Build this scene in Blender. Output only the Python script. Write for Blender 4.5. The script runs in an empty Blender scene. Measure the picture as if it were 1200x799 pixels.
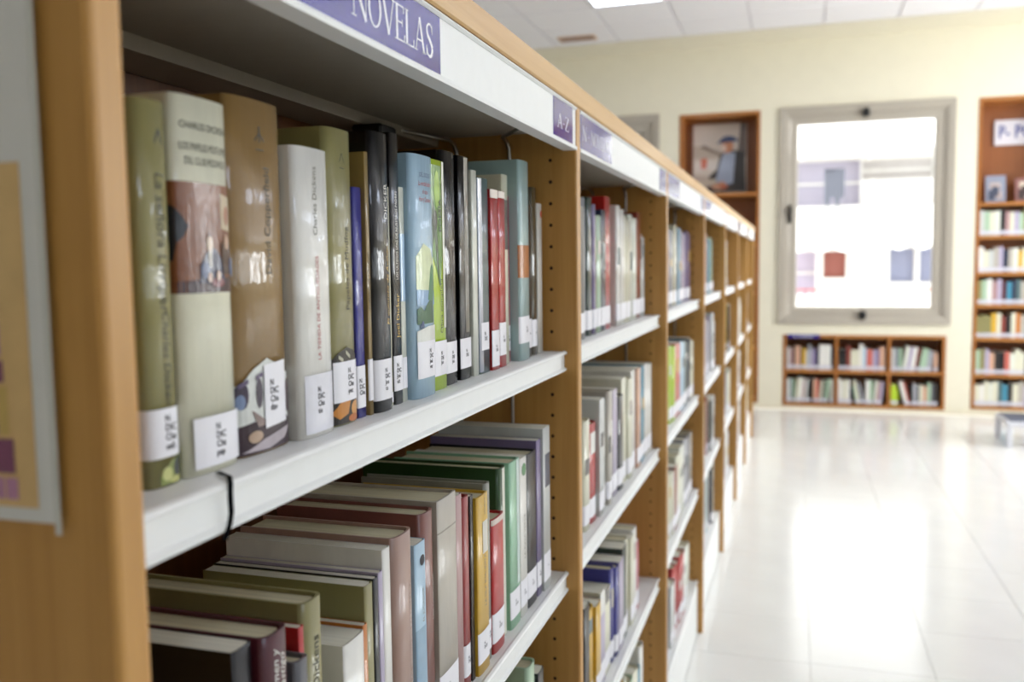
import bpy, bmesh, math, random
from mathutils import Vector, Matrix
R = random.Random(7)
SC = bpy.context.scene
COL = SC.collection
PI = math.pi

# ------------------------------------------------------------------ camera
cd = bpy.data.cameras.new('camera'); cam = bpy.data.objects.new('camera', cd); COL.objects.link(cam)
F_, YAW, PITCH, ROLL, ZE = 1055.7, 0.3064, 0.0837, 0.0129, 1.2548
cd.sensor_width = 36; cd.lens = F_/1200*36; cd.clip_start = 0.02
cy, sy, cp, sp = math.cos(YAW), math.sin(YAW), math.cos(PITCH), math.sin(PITCH)
Fv = Vector((-sy*cp, cy*cp, -sp)); Rv = Vector((cy, sy, 0)); Uv = Vector((-sy*sp, cy*sp, cp))
cr, sr = math.cos(ROLL), math.sin(ROLL)
X = Rv*cr-Uv*sr; Y = Uv*cr+Rv*sr            # roll about the viewing axis
cam.matrix_world = Matrix((( X.x, Y.x, -Fv.x, 0), (X.y, Y.y, -Fv.y, 0), (X.z, Y.z, -Fv.z, ZE), (0, 0, 0, 1)))
cd.dof.use_dof = True; cd.dof.focus_distance = 0.86; cd.dof.aperture_fstop = 5.2
SC.camera = cam
# ------------------------------------------------------------------ world, sun, exposure
W = bpy.data.worlds.new('world'); SC.world = W; W.use_nodes = True
bg = W.node_tree.nodes['Background']; bg.inputs[0].default_value = (.86, .93, 1, 1); bg.inputs[1].default_value = 2.3
sl = bpy.data.lights.new('sun', 'SUN'); sl.energy = 4.5; sl.angle = .01; sl.color = (1, .96, .9)
so = bpy.data.objects.new('sun', sl); COL.objects.link(so); so.rotation_euler = (math.radians(40), 0, math.radians(-14))
SC.view_settings.view_transform = 'Standard'; SC.view_settings.look = 'None'
SC.view_settings.exposure = 0.5; SC.view_settings.gamma = 1; SC.view_settings.use_curve_mapping = False
LAMP = 5.8       # ceiling light diffuser radiance
DAY = (2, 4, 13, 92)   # daylight through each window in the right-hand wall, watts

def area(name, loc, rot, sx, sz, watt, color):
    l = bpy.data.lights.new(name, 'AREA'); l.shape = 'RECTANGLE'; l.size = sx; l.size_y = sz; l.energy = watt; l.color = color
    o = bpy.data.objects.new(name, l); COL.objects.link(o); o.location = loc; o.rotation_euler = rot; return o
EAST = 3.9; SOUTH = -3.2; WEST = -4.2; NORTH = 8.0; CEIL = 3.09
EWIN = [(-1.9, -.3), (.5, 2.1), (2.9, 4.5), (5.3, 6.9)]
for (a_, b_), w_ in zip(EWIN, DAY):
    area('window_daylight', (EAST-.03, (a_+b_)/2, 1.75), (0, math.radians(90), 0), 1.6, 1.5, w_, (.93, .97, 1))

# ------------------------------------------------------------------ helpers
def lin(h):
    if isinstance(h, str):
        v = [int(h[i:i+2], 16)/255 for i in (0, 2, 4)]
    else: v = h
    return tuple(c/12.92 if c <= .04045 else ((c+.055)/1.055)**2.4 for c in v)+(1,)
MC = {}
def mat(h, rough=.5, coat=0, wr=0, spec=.5, metal=0, var=.06, scale=(60, 60, 60)):
    key = (h, rough, coat, wr, spec, metal, var, scale)
    if key in MC: return MC[key]
    m = bpy.data.materials.new('m_'+str(h)); m.use_nodes = True; n = m.node_tree.nodes; l = m.node_tree.links
    b = n['Principled BSDF']; b.inputs['Roughness'].default_value = rough; b.inputs['Metallic'].default_value = metal
    b.inputs['Specular IOR Level'].default_value = spec
    tc = n.new('ShaderNodeTexCoord'); mp = n.new('ShaderNodeMapping'); mp.inputs['Scale'].default_value = scale
    l.new(tc.outputs['Object'], mp.inputs[0])
    nz = n.new('ShaderNodeTexNoise'); nz.inputs['Scale'].default_value = 1; nz.inputs['Detail'].default_value = 4
    l.new(mp.outputs[0], nz.inputs['Vector'])
    c = lin(h); r = n.new('ShaderNodeValToRGB')
    r.color_ramp.elements[0].position = .3; r.color_ramp.elements[1].position = .7
    r.color_ramp.elements[0].color = tuple(max(0, v*(1-var)) for v in c[:3])+(1,)
    r.color_ramp.elements[1].color = tuple(min(1, v*(1+var)) for v in c[:3])+(1,)
    l.new(nz.outputs[0], r.inputs[0]); l.new(r.outputs[0], b.inputs['Base Color'])
    if coat:
        b.inputs['Coat Weight'].default_value = coat*.85; b.inputs['Coat Roughness'].default_value = .05
    if wr:
        mp2 = n.new('ShaderNodeMapping'); mp2.inputs['Scale'].default_value = (220, 220, 26); l.new(tc.outputs['Object'], mp2.inputs[0])
        oi = n.new('ShaderNodeObjectInfo'); l.new(oi.outputs['Location'], mp2.inputs['Location'])
        n2 = n.new('ShaderNodeTexNoise'); n2.inputs['Scale'].default_value = 1; n2.inputs['Detail'].default_value = 3
        l.new(mp2.outputs[0], n2.inputs['Vector'])
        bp = n.new('ShaderNodeBump'); bp.inputs['Strength'].default_value = wr; bp.inputs['Distance'].default_value = .0012
        l.new(n2.outputs[0], bp.inputs['Height']); l.new(bp.outputs[0], b.inputs['Coat Normal'])
    MC[key] = m; return m
def wood(h1, h2, axis=2, rough=.42, coat=.15, sc=1.0):
    key = ('wood', h1, h2, axis, rough, coat, sc)
    if key in MC: return MC[key]
    m = mat(h1, rough, coat, 0, .5, 0, .0, (61, 61, 61.0)).copy(); n = m.node_tree.nodes; l = m.node_tree.links
    b = n['Principled BSDF']; tc = n['Texture Coordinate']; r = n['Color Ramp']; mp = n['Mapping']; nz = n['Noise Texture']
    s = [75*sc, 75*sc, 75*sc]; s[axis] = 2.2*sc; mp.inputs['Scale'].default_value = s
    nz.inputs['Detail'].default_value = 6; nz.inputs['Roughness'].default_value = .65; nz.inputs['Distortion'].default_value = .6
    r.color_ramp.elements[0].position = .25; r.color_ramp.elements[1].position = .75
    r.color_ramp.elements[0].color = lin(h2); r.color_ramp.elements[1].color = lin(h1)
    bp = n.new('ShaderNodeBump'); bp.inputs['Strength'].default_value = .06; bp.inputs['Distance'].default_value = .001
    l.new(nz.outputs[0], bp.inputs['Height']); l.new(bp.outputs[0], b.inputs['Normal'])
    b.inputs['Coat Weight'].default_value = coat; b.inputs['Coat Roughness'].default_value = .25
    MC[key] = m; return m
def emit(h, s):
    m = bpy.data.materials.new('glow'); m.use_nodes = True; b = m.node_tree.nodes['Principled BSDF']
    b.inputs['Base Color'].default_value = lin(h); b.inputs['Emission Color'].default_value = lin(h); b.inputs['Emission Strength'].default_value = s
    return m
def glass():
    m = bpy.data.materials.new('pane_glass'); m.use_nodes = True; n = m.node_tree.nodes; l = m.node_tree.links
    n.remove(n['Principled BSDF']); t = n.new('ShaderNodeBsdfTransparent'); t.inputs[0].default_value = (.96, .97, .97, 1)
    g = n.new('ShaderNodeBsdfGlossy'); g.inputs['Roughness'].default_value = .01
    f = n.new('ShaderNodeFresnel'); f.inputs[0].default_value = 1.45; mx = n.new('ShaderNodeMixShader')
    l.new(f.outputs[0], mx.inputs[0]); l.new(t.outputs[0], mx.inputs[1]); l.new(g.outputs[0], mx.inputs[2])
    l.new(mx.outputs[0], n['Material Output'].inputs[0]); return m
GLASS = glass()

def tag(o, label=None, cat=None, group=None, kind=None):
    if label: o['label'] = label
    if cat: o['category'] = cat
    if group: o['group'] = group
    if kind: o['kind'] = kind
    return o
def empty(name, loc=(0, 0, 0), rz=0):
    o = bpy.data.objects.new(name, None); COL.objects.link(o); o.location = loc; o.rotation_euler = (0, 0, rz); o.empty_display_size = .02; return o
class MB:
    """collects polygons with a material index each"""
    def __init__(s): s.v = []; s.f = []; s.mi = []; s.m = []; s.sm = []
    def mat(s, m):
        if m not in s.m: s.m.append(m)
        return s.m.index(m)
    def poly(s, vs, fs, m, smooth=False):
        o = len(s.v); s.v += [tuple(p) for p in vs]; i = s.mat(m)
        for f in fs: s.f.append([o+k for k in f]); s.mi.append(i); s.sm.append(smooth)
    def box(s, x0, x1, y0, y1, z0, z1, m):
        vs = [(x, y, z) for x in (x0, x1) for y in (y0, y1) for z in (z0, z1)]
        s.poly(vs, [(0, 1, 3, 2), (4, 6, 7, 5), (0, 4, 5, 1), (2, 3, 7, 6), (0, 2, 6, 4), (1, 5, 7, 3)], m)
    def bbox(s, x0, x1, y0, y1, z0, z1, m, b=.001):
        """chamfered box"""
        X = (x0, x1); Y = (y0, y1); Z = (z0, z1); vs = []; idx = {}
        for i in (0, 1):
            for j in (0, 1):
                for k in (0, 1):
                    sx = b if i == 0 else -b; sY = b if j == 0 else -b; sz = b if k == 0 else -b
                    for ax, p in (('x', (X[i], Y[j]+sY, Z[k]+sz)), ('y', (X[i]+sx, Y[j], Z[k]+sz)), ('z', (X[i]+sx, Y[j]+sY, Z[k]))):
                        idx[(ax, i, j, k)] = len(vs); vs.append(p)
        fs = []
        for i in (0, 1):
            fs.append([idx[('x', i, 0, 0)], idx[('x', i, 0, 1)], idx[('x', i, 1, 1)], idx[('x', i, 1, 0)]][::1 if i == 0 else -1])
            fs.append([idx[('y', 0, i, 0)], idx[('y', 1, i, 0)], idx[('y', 1, i, 1)], idx[('y', 0, i, 1)]][::1 if i == 0 else -1])
            fs.append([idx[('z', 0, 0, i)], idx[('z', 0, 1, i)], idx[('z', 1, 1, i)], idx[('z', 1, 0, i)]][::1 if i == 0 else -1])
        for a in (0, 1):
            for c in (0, 1):
                fs.append([idx[('x', a, c, 0)], idx[('x', a, c, 1)], idx[('y', a, c, 1)], idx[('y', a, c, 0)]])
                fs.append([idx[('x', a, 0, c)], idx[('x', a, 1, c)], idx[('z', a, 1, c)], idx[('z', a, 0, c)]])
                fs.append([idx[('y', 0, a, c)], idx[('y', 1, a, c)], idx[('z', 1, a, c)], idx[('z', 0, a, c)]])
                for e in (0, 1): fs.append([idx[('x', a, c, e)], idx[('y', a, c, e)], idx[('z', a, c, e)]])
        s.poly(vs, fs, m)
    def extr(s, prof, a0, a1, ax, m, caps=True, smooth=False):
        """prof: closed 2D outline; ax: extrusion axis; prof gives the other two in xyz order"""
        n = len(prof)
        def P(u, w, a): return {'x': (a, u, w), 'y': (u, a, w), 'z': (u, w, a)}[ax]
        vs = [P(u, w, a0) for u, w in prof]+[P(u, w, a1) for u, w in prof]
        s.poly(vs, [(i, (i+1) % n, n+(i+1) % n, n+i) for i in range(n)], m, smooth)
        if caps: s.poly(vs, [list(range(n))[::-1], list(range(n, 2*n))], m)
    def tube(s, pts, r, m, n=8):
        pts = [Vector(p) for p in pts]; vs = []; up = Vector((.3, .2, 1)).normalized()
        for i, p in enumerate(pts):
            d = (pts[min(i+1, len(pts)-1)]-pts[max(i-1, 0)]).normalized(); a = d.cross(up)
            if a.length < 1e-3: a = d.cross(Vector((1, 0, 0)))
            a.normalize(); b = d.cross(a)
            for k in range(n): vs.append(p+a*r*math.cos(2*PI*k/n)+b*r*math.sin(2*PI*k/n))
        fs = [(i*n+k, i*n+(k+1) % n, (i+1)*n+(k+1) % n, (i+1)*n+k) for i in range(len(pts)-1) for k in range(n)]
        fs += [list(range(n))[::-1], [(len(pts)-1)*n+k for k in range(n)]]
        s.poly(vs, fs, m, True)
    def build(s, name, parent=None, loc=None, fix=True):
        me = bpy.data.meshes.new(name); me.from_pydata(s.v, [], s.f)
        for m in s.m: me.materials.append(m)
        me.polygons.foreach_set('material_index', s.mi); me.polygons.foreach_set('use_smooth', s.sm)
        if fix:
            bm = bmesh.new(); bm.from_mesh(me); bmesh.ops.remove_doubles(bm, verts=bm.verts, dist=1e-6)
            bmesh.ops.recalc_face_normals(bm, faces=bm.faces); bm.to_mesh(me); bm.free()
        me.update()
        o = bpy.data.objects.new(name, me); COL.objects.link(o)
        if parent: o.parent = parent
        if loc: o.location = loc
        return o
def part(name, parent, m, *boxes, bev=0, kind=None, loc=None):
    b = MB()
    for q in boxes: (b.bbox(*q, m, bev) if bev else b.box(*q, m))
    o = b.build(name, parent, loc)
    if kind: o['kind'] = kind
    return o
_tx = {}
def text_geo(s, bold=0, shear=0, space=1.0, align='CENTER', line=1.0):
    """flat text as (verts, faces), cap height about 0.7 of size 1"""
    key = (s, bold, shear, space, align, line)
    if key in _tx: return _tx[key]
    c = bpy.data.curves.new('t', 'FONT'); c.body = s; c.size = 1; c.align_x = align; c.align_y = 'CENTER'; c.offset = bold
    c.shear = shear; c.space_character = space; c.space_line = line; c.resolution_u = 2; c.fill_mode = 'BOTH'
    o = bpy.data.objects.new('t', c); COL.objects.link(o); bpy.context.view_layer.update()
    me = bpy.data.meshes.new_from_object(o.evaluated_get(bpy.context.evaluated_depsgraph_get()))
    r = ([tuple(v.co) for v in me.vertices], [list(p.vertices) for p in me.polygons])
    bpy.data.objects.remove(o); bpy.data.meshes.remove(me); _tx[key] = r; return r

# ------------------------------------------------------------------ materials
WD = wood('cc9a54', 'b5823e', 2, .45, .04); WDY = wood('d3a868', 'c1914f', 1, .4, .1); WBK_SHADE = wood('84522a', '6f4220', 2)  # back panel wood has the shade of the recess put into its colour
WORG = wood('b06f30', '9a5d26', 2, sc=.5); WORGX = wood('bd7d3b', 'a5672c', 0, sc=.5)
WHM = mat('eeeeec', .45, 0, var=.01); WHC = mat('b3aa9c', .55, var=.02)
WALL = mat('ebe4ce', .8, var=.015, scale=(9, 9, 9)); CEILM = mat('f7f5f8', .9, var=.015); GRID = mat('e2dfe4', .7, var=.01)
HOLE_SHADE = mat('3a200c', .9); STEEL = mat('b5b2ae', .35, metal=1, var=.02); BLACK = mat('121214', .45, var=.1)
PAGE = mat('cfc6a6', .9, var=.12, scale=(3, 900, 3)); PAGE2 = mat('dcd8c8', .9, var=.08, scale=(3, 900, 3))
LABELM = mat('eceaf0', .45, .35, var=.01); LABEL2 = mat('cfcdd8', .5, var=.03); INK = mat('26222c', .6); SIGN = mat('2c288f', .11, .4, spec=.25, var=.07, scale=(30, 30, 30))
SIGNW = mat('eeeef4', .3, .6, var=.0)
FRAMEM = mat('b3aa9c', .45, .1, var=.02)

# ------------------------------------------------------------------ the setting
fl = part('floor', None, mat('d9d5ca', .5), (WEST, EAST, SOUTH, NORTH, -.12, -.0035)); fl['kind'] = 'structure'
FT = mat('efeeea', .15, 0, 0, .62, 0, .022, (5, 5, 5))
P = .36
tm = MB(); tm.bbox(0, P-.001, 0, P-.001, -.0034, 0, FT, .0008); t0 = tm.build('floor_tile', fl); tmesh = t0.data
rest = MB(); first = True
for i in range(-12, 12):
    for j in range(-18, 15):
        x = .056+P*i; y = 3.24+P*j
        if x < WEST or x+P > EAST+.05 or y < SOUTH or y+P > NORTH+.1: continue
        if -.75 < x < 2.6 and 1.9 < y and x < -.3+.52*y:
            o = t0 if first else t0.copy()
            if not first: COL.objects.link(o)
            o.location = (x, y, 0); first = False
        else: rest.box(x, x+P-.001, y, y+P-.001, -.0034, 0, FT)
rest.build('floor_tile', fl, fix=False)['kind'] = 'stuff'

ce = part('ceiling', None, GRID, (WEST, EAST, SOUTH, NORTH, CEIL+.004, CEIL+.15)); ce['kind'] = 'structure'
part('ceiling_border', ce, WALL, (WEST, EAST, 7.55, NORTH, CEIL-.02, CEIL+.003))
LM = emit('dfeaff', LAMP); Q = .53
lamps = [(-1, -3), (-1, -8), (-1, -14), (3, -3), (3, -8), (3, -14), (-5, -3), (-5, -8)]
cm = MB(); cm.bbox(.008, Q-.008, .008, Q-.008, CEIL-.006, CEIL+.003, CEILM, .002); c0 = cm.build('ceiling_tile', ce); first = True
rest = MB()
for i in range(-5, 9):
    for j in range(-21, 0):
        x = -1.42+Q*i+Q; y = 7.55+Q*j
        if x < WEST or x+Q > EAST or y < SOUTH: continue
        if (i, j) in lamps: continue
        if j > -6 and i < 6:
            o = c0 if first else c0.copy()
            if not first: COL.objects.link(o)
            o.location = (x, y, 0); first = False
        else: rest.box(x+.008, x+Q-.008, y+.008, y+Q-.008, CEIL-.006, CEIL+.003, CEILM)
rest.build('ceiling_tile', ce, fix=False)['kind'] = 'stuff'
for n_, (i, j) in enumerate(lamps):
    x = -1.42+Q*i+Q; y = 7.55+Q*j
    r = empty('ceiling_light', (x+Q/2, y+Q/2, CEIL))
    far = n_ in (0,)
    tag(r, 'square recessed ceiling light, cut by the top edge of the picture' if far else 'square ceiling light %s, %s back from the far wall' % (['over the bookcase', 'over the open floor', 'left of the bookcase'][[-1, 3, -5].index(i)], {-3: 'first', -8: 'second', -14: 'third'}[j]), 'ceiling light', 'ceiling lights over the aisles')
    b = MB(); h = Q/2-.006
    for q in ((-h, h, -h, -h+.025), (-h, h, h-.025, h), (-h, -h+.025, -h+.025, h-.025), (h-.025, h, -h+.025, h-.025)): b.box(*q, -.012, .003, WHM)
    b.build('frame', r); part('diffuser', r, LM, (-h+.026, h-.026, -h+.026, h-.026, -.006, .001))
r = empty('ceiling_vent', (-1.72, 7.3, CEIL-.006)); tag(r, 'small rectangular air grille in a ceiling tile near the far wall', 'vent')
part('frame', r, mat('c9a98c', .5), (-.15, .15, -.07, -.055, -.012, 0), (-.15, .15, .055, .07, -.012, 0), (-.15, -.135, -.055, .055, -.012, 0), (.135, .15, -.055, .055, -.012, 0))
for k in range(5): part('slat', r, mat('a98d84', .4), (-.134, .134, -.046+k*.021, -.038+k*.021, -.01, -.001))

def wall_cells(name, u0, u1, z0, z1, holes, fixed0, fixed1, axis, m):
    us = sorted({u0, u1, *[h[0] for h in holes], *[h[1] for h in holes]}); zs = sorted({z0, z1, *[h[2] for h in holes], *[h[3] for h in holes]})
    b = MB()
    for i in range(len(us)-1):
        for k in range(len(zs)-1):
            uc = (us[i]+us[i+1])/2; zc = (zs[k]+zs[k+1])/2
            if any(h[0] < uc < h[1] and h[2] < zc < h[3] for h in holes): continue
            if axis == 'x': b.box(us[i], us[i+1], fixed0, fixed1, zs[k], zs[k+1], m)
            else: b.box(fixed0, fixed1, us[i], us[i+1], zs[k], zs[k+1], m)
    o = b.build(name); o['kind'] = 'structure'; return o
LC = (-.985, -.308, .045, 2.53); RC = (1.352, 2.62, .048, 2.522); LOW = (-.105, 1.163, .03, .640)
WN = (-.148, 1.190, .729, 2.534); W2 = (-2.5, -1.157, .729, 2.55)
wall_cells('wall_north', WEST, EAST+.3, 0, CEIL+.1, [LC, RC, LOW, WN, W2], NORTH, NORTH+.32, 'x', WALL)
wall_cells('wall_east', SOUTH, NORTH, 0, CEIL+.1, [(a, b, 1.0, 2.5) for a, b in EWIN], EAST, EAST+.3, 'y', WALL)
for n_, q in (('wall_south', (WEST-.2, EAST+.3, SOUTH-.2, SOUTH, 0, CEIL+.1)), ('wall_west', (WEST-.2, WEST, SOUTH, NORTH+.32, 0, CEIL+.1))):
    part(n_, None, WALL, q)['kind'] = 'structure'
BBM = mat('ddd4bd', .6, var=.02)
part('baseboard_north', None, BBM, (WEST, EAST, NORTH-.012, NORTH-.001, 0.001, .028))['kind'] = 'structure'

def window(idx, x0, x1, z0, z1, blind):
    r = empty('window_%d' % idx, ((x0+x1)/2, NORTH, z0)); r['kind'] = 'structure'
    w = (x1-x0)/2; h = z1-z0
    def ring(name, a0, a1, d0, d1, m):   # rectangular ring between insets a0 and a1
        b = MB()
        prof = [(a0, d0), (a1, d0+.006), (a1, d1), (a0, d1)]
        cs = [((-w, 0), (1, 1)), ((w, 0), (-1, 1)), ((w, h), (-1, -1)), ((-w, h), (1, -1))]
        vs = [(c[0][0]+c[1][0]*a, d, c[0][1]+c[1][1]*a) for c in cs for a, d in prof]
        fs = [(i*4+k, i*4+(k+1) % 4, ((i+1) % 4)*4+(k+1) % 4, ((i+1) % 4)*4+k) for i in range(4) for k in range(4)]
        b.poly(vs, fs, m); return b.build(name, r)
    ring('outer_frame', 0.0005, .052, -.022, .12, FRAMEM); ring('frame_step', .052, .078, -.008, .12, FRAMEM)
    s = ring('sash', .080, .135, .004, .06, FRAMEM); ring('glazing_bead', .135, .147, .016, .05, mat('c6bfb4', .4, var=.01))
    part('pane', r, GLASS, (-w+.146, w-.146, .03, .036, .146, h-.146))
    for q in ((-.028, .028, -.034, .004, .052, .102), (-.028, .028, -.034, .004, h-.102, h-.052)):
        part('pivot_catch', r, BLACK, q, (q[0]+.012, q[1]-.012, -.046, -.034, q[4]-.012, q[5]+.012), bev=.003)
    part('handle', r, BLACK, (-w+.075, -w+.1, -.028, -.004, h*.47, h*.47+.15), (-w+.081, -w+.094, -.046, -.028, h*.47+.06, h*.47+.145), bev=.003)
    if blind: part('roller_blind', r, mat('cfc5b2', .8, var=.02), (-w+.14, w-.14, .05, .062, .14, h-.14))
window(1, *WN, False); window(2, *W2, True)
for n_, (a, b) in enumerate(EWIN):
    r = empty('window_%d' % (n_+3), (EAST, (a+b)/2, 1.0)); r['kind'] = 'structure'; w = (b-a)/2
    part('outer_frame', r, FRAMEM, (0, .06, -w, -w+.06, 0, 1.5), (0, .06, w-.06, w, 0, 1.5), (0, .06, -w+.06, w-.06, 0, .06), (0, .06, -w+.06, w-.06, 1.44, 1.5), (0, .05, -.03, .03, .06, 1.44))
    part('pane', r, GLASS, (.03, .036, -w+.06, -.03, .06, 1.44), (.03, .036, .03, w-.06, .06, 1.44))

# ------------------------------------------------------------------ outside the window
g = part('ground', None, mat('bdb6aa', .9), (-14, 16, NORTH+.34, 30, -3.2, -3.0)); g['kind'] = 'structure'
FY = 16.0
bd = empty('apartment_building', (1, FY, -3)); tag(bd, 'sunlit pale apartment building seen through the window, balconies under awnings', 'building')
FAC = mat('f0ece6', .9, var=.02)
def P3(*q): return (q[0]-1, q[1]-1, q[2]-FY, q[3]-FY, q[4]+3, q[5]+3)
ops = [(-1.2, .98, 2.18, 2.92), (1.0, 3.2, 2.58, 2.9), (.42, .78, .98, 1.42), (1.45, 1.83, .9, 1.5), (1.90, 2.4, .9, 1.5), (-.9, .3, .7, 1.42)]
hs = [(a, b, c, d) for a, b, c, d in ops]
us = sorted({-9, 10, *[h[0] for h in hs], *[h[1] for h in hs]}); zs = sorted({-3, 8, *[h[2] for h in hs], *[h[3] for h in hs]})
b = MB()
for i in range(len(us)-1):
    for k in range(len(zs)-1):
        uc = (us[i]+us[i+1])/2; zc = (zs[k]+zs[k+1])/2
        if any(h[0] < uc < h[1] and h[2] < zc < h[3] for h in hs): continue
        b.box(*P3(us[i], us[i+1], FY, FY+.35, zs[k], zs[k+1]), FAC)
b.build('facade', bd)
cols = ['b9b2c2', 'cdc6c2', 'ab655a', 'a3a8c4', 'a3a8c4', 'c4b8cc']
for (a, b_, c, d), h in zip(ops, cols):
    w = part('window', bd, mat(h, .6), P3(a, b_, FY+.22, FY+.26, c, d))
    if h[0] in 'bc': part('mullion', w, FAC, P3((a+b_)/2-.03, (a+b_)/2+.03, FY+.17, FY+.215, c, d), P3(a, b_, FY+.17, FY+.215, (c+d)/2-.02, (c+d)/2+.02))
def awning(x0, x1, z0, z1, out, m):
    b = MB(); n = max(2, int((x1-x0)/.32)); sub = 8; top = []; bot = []; low = []
    for i in range(n*sub+1):
        x = x0+(x1-x0)*i/(n*sub); s = abs(math.sin(PI*i/sub))
        top.append(P3(x, x, FY, FY, z1, z1)[::2]); bot.append(P3(x, x, FY-out, FY-out, z0+.12, z0)[::2]); low.append(P3(x, x, FY-out-.005, FY-out, z0+.05-s*.09, z0)[::2])
    N = len(top); b.poly(top+bot+low, [(i, i+1, N+i+1, N+i) for i in range(N-1)]+[(N+i, N+i+1, 2*N+i+1, 2*N+i) for i in range(N-1)], m)
    o = b.build('awning', bd); md = o.modifiers.new('t', 'SOLIDIFY'); md.thickness = .01
AW = mat('f6f3ee', .9, var=.01)
awning(-.9, 1.0, 2.92, 3.8, .8, AW); awning(1.02, 4.0, 2.98, 3.8, .8, AW); awning(-.9, .9, 1.44, 2.0, .7, AW); awning(1.35, 4.0, 1.46, 2.0, .7, AW)
part('balcony_parapet', bd, FAC, P3(-1.4, 4.4, FY-.55, FY-.45, 1.55, 2.12), P3(-1.4, 4.4, FY-.55, FY, 1.45, 1.55), bev=.01)
rl = MB()
rl.box(*P3(-1.4, 4.4, FY-.54, FY-.51, .78, .81), mat('b0574e', .5))
for k in range(40): rl.box(*P3(-1.4+k*.145, -1.385+k*.145, FY-.535, FY-.515, -.1, .78), FAC)
rl.build('railing', bd)
part('balcony_slab', bd, FAC, P3(-1.4, 4.4, FY-.6, FY, -.2, -.1))
ld = MB(); pts = 18
for k in range(pts):
    a = .40+k*.017; ld.extr([(a, FY-.62-.012*(k % 2)), (a+.017, FY-.62-.012*((k+1) % 2)), (a+.017, FY-.612-.012*((k+1) % 2)), (a, FY-.612-.012*(k % 2))], 2.2-.08*math.sin(k*.7), 2.72, 'z', mat('62646e', .9))
o = ld.build('hanging_laundry'); tag(o, 'dark blue washing hung over a balcony across the street', 'laundry')

# ------------------------------------------------------------------ the bookcase row
FX = -.2895; LX = -.3065; BX = -.556; Y0 = .3325; BAY = .9; T = .022; H = 1.5
SZ = [1.135, .818, .501, .184]
bc = empty('bookcase', (FX, Y0, 0)); tag(bc, 'long low beech bookcase row with white metal shelves running away to the far wall', 'bookcase')
OX, OY = FX, Y0
def B(q): return (q[0]-OX, q[1]-OX, q[2]-OY, q[3]-OY, q[4], q[5])
for k in range(8):
    yc = Y0+BAY*k
    q = (BX-.02, FX, yc-T/2, yc+T/2, 0.001, H-.031)
    u = MB(); pr = [(BX-.02-OX, yc-T/2-OY), (-.003, yc-T/2-OY), (-.0008, yc-T/2+.0015-OY), (0, yc-T/2+.004-OY), (0, yc+T/2-.004-OY), (-.0008, yc+T/2-.0015-OY), (-.003, yc+T/2-OY), (BX-.02-OX, yc+T/2-OY)]
    u.extr(pr, .001, H-.0312, 'z', WD); uo = u.build('upright', bc)
    hb = MB()
    for sgn in (-1, 1):
        if (k == 0 and sgn == -1) or (k == 7 and sgn == 1): continue
        for hx in (-.3275, -.52):
            z = .092
            while z < 1.44:
                ya = yc+sgn*(T/2+.0002)
                cs = [(hx-OX+.0026*math.cos(a*PI/4), ya-OY, z+.0026*math.sin(a*PI/4)) for a in range(8)]
                ci = [(c[0]*.5+(hx-OX)*.5, ya-OY-sgn*.0001, c[2]*.5+z*.5) for c in cs]
                hb.poly(cs+ci, [list(range(8, 16))]+[(a, (a+1) % 8, 8+(a+1) % 8, 8+a) for a in range(8)], HOLE_SHADE); z += .0297  # dark discs on the face, the shade inside each hole painted as colour
    tag(hb.build('peg_holes', uo, fix=False), kind='stuff')
tb = MB(); pr = [(BX-.025-OX, H-.0305), (.0005, H-.0305), (.0025, H-.0285), (.0025, H-.003), (-.0005, H), (BX-.025-OX, H)]
tb.extr(pr, -T/2-.002, BAY*7+T/2+.002, 'y', WDY); tb.build('top_board', bc)

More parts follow.
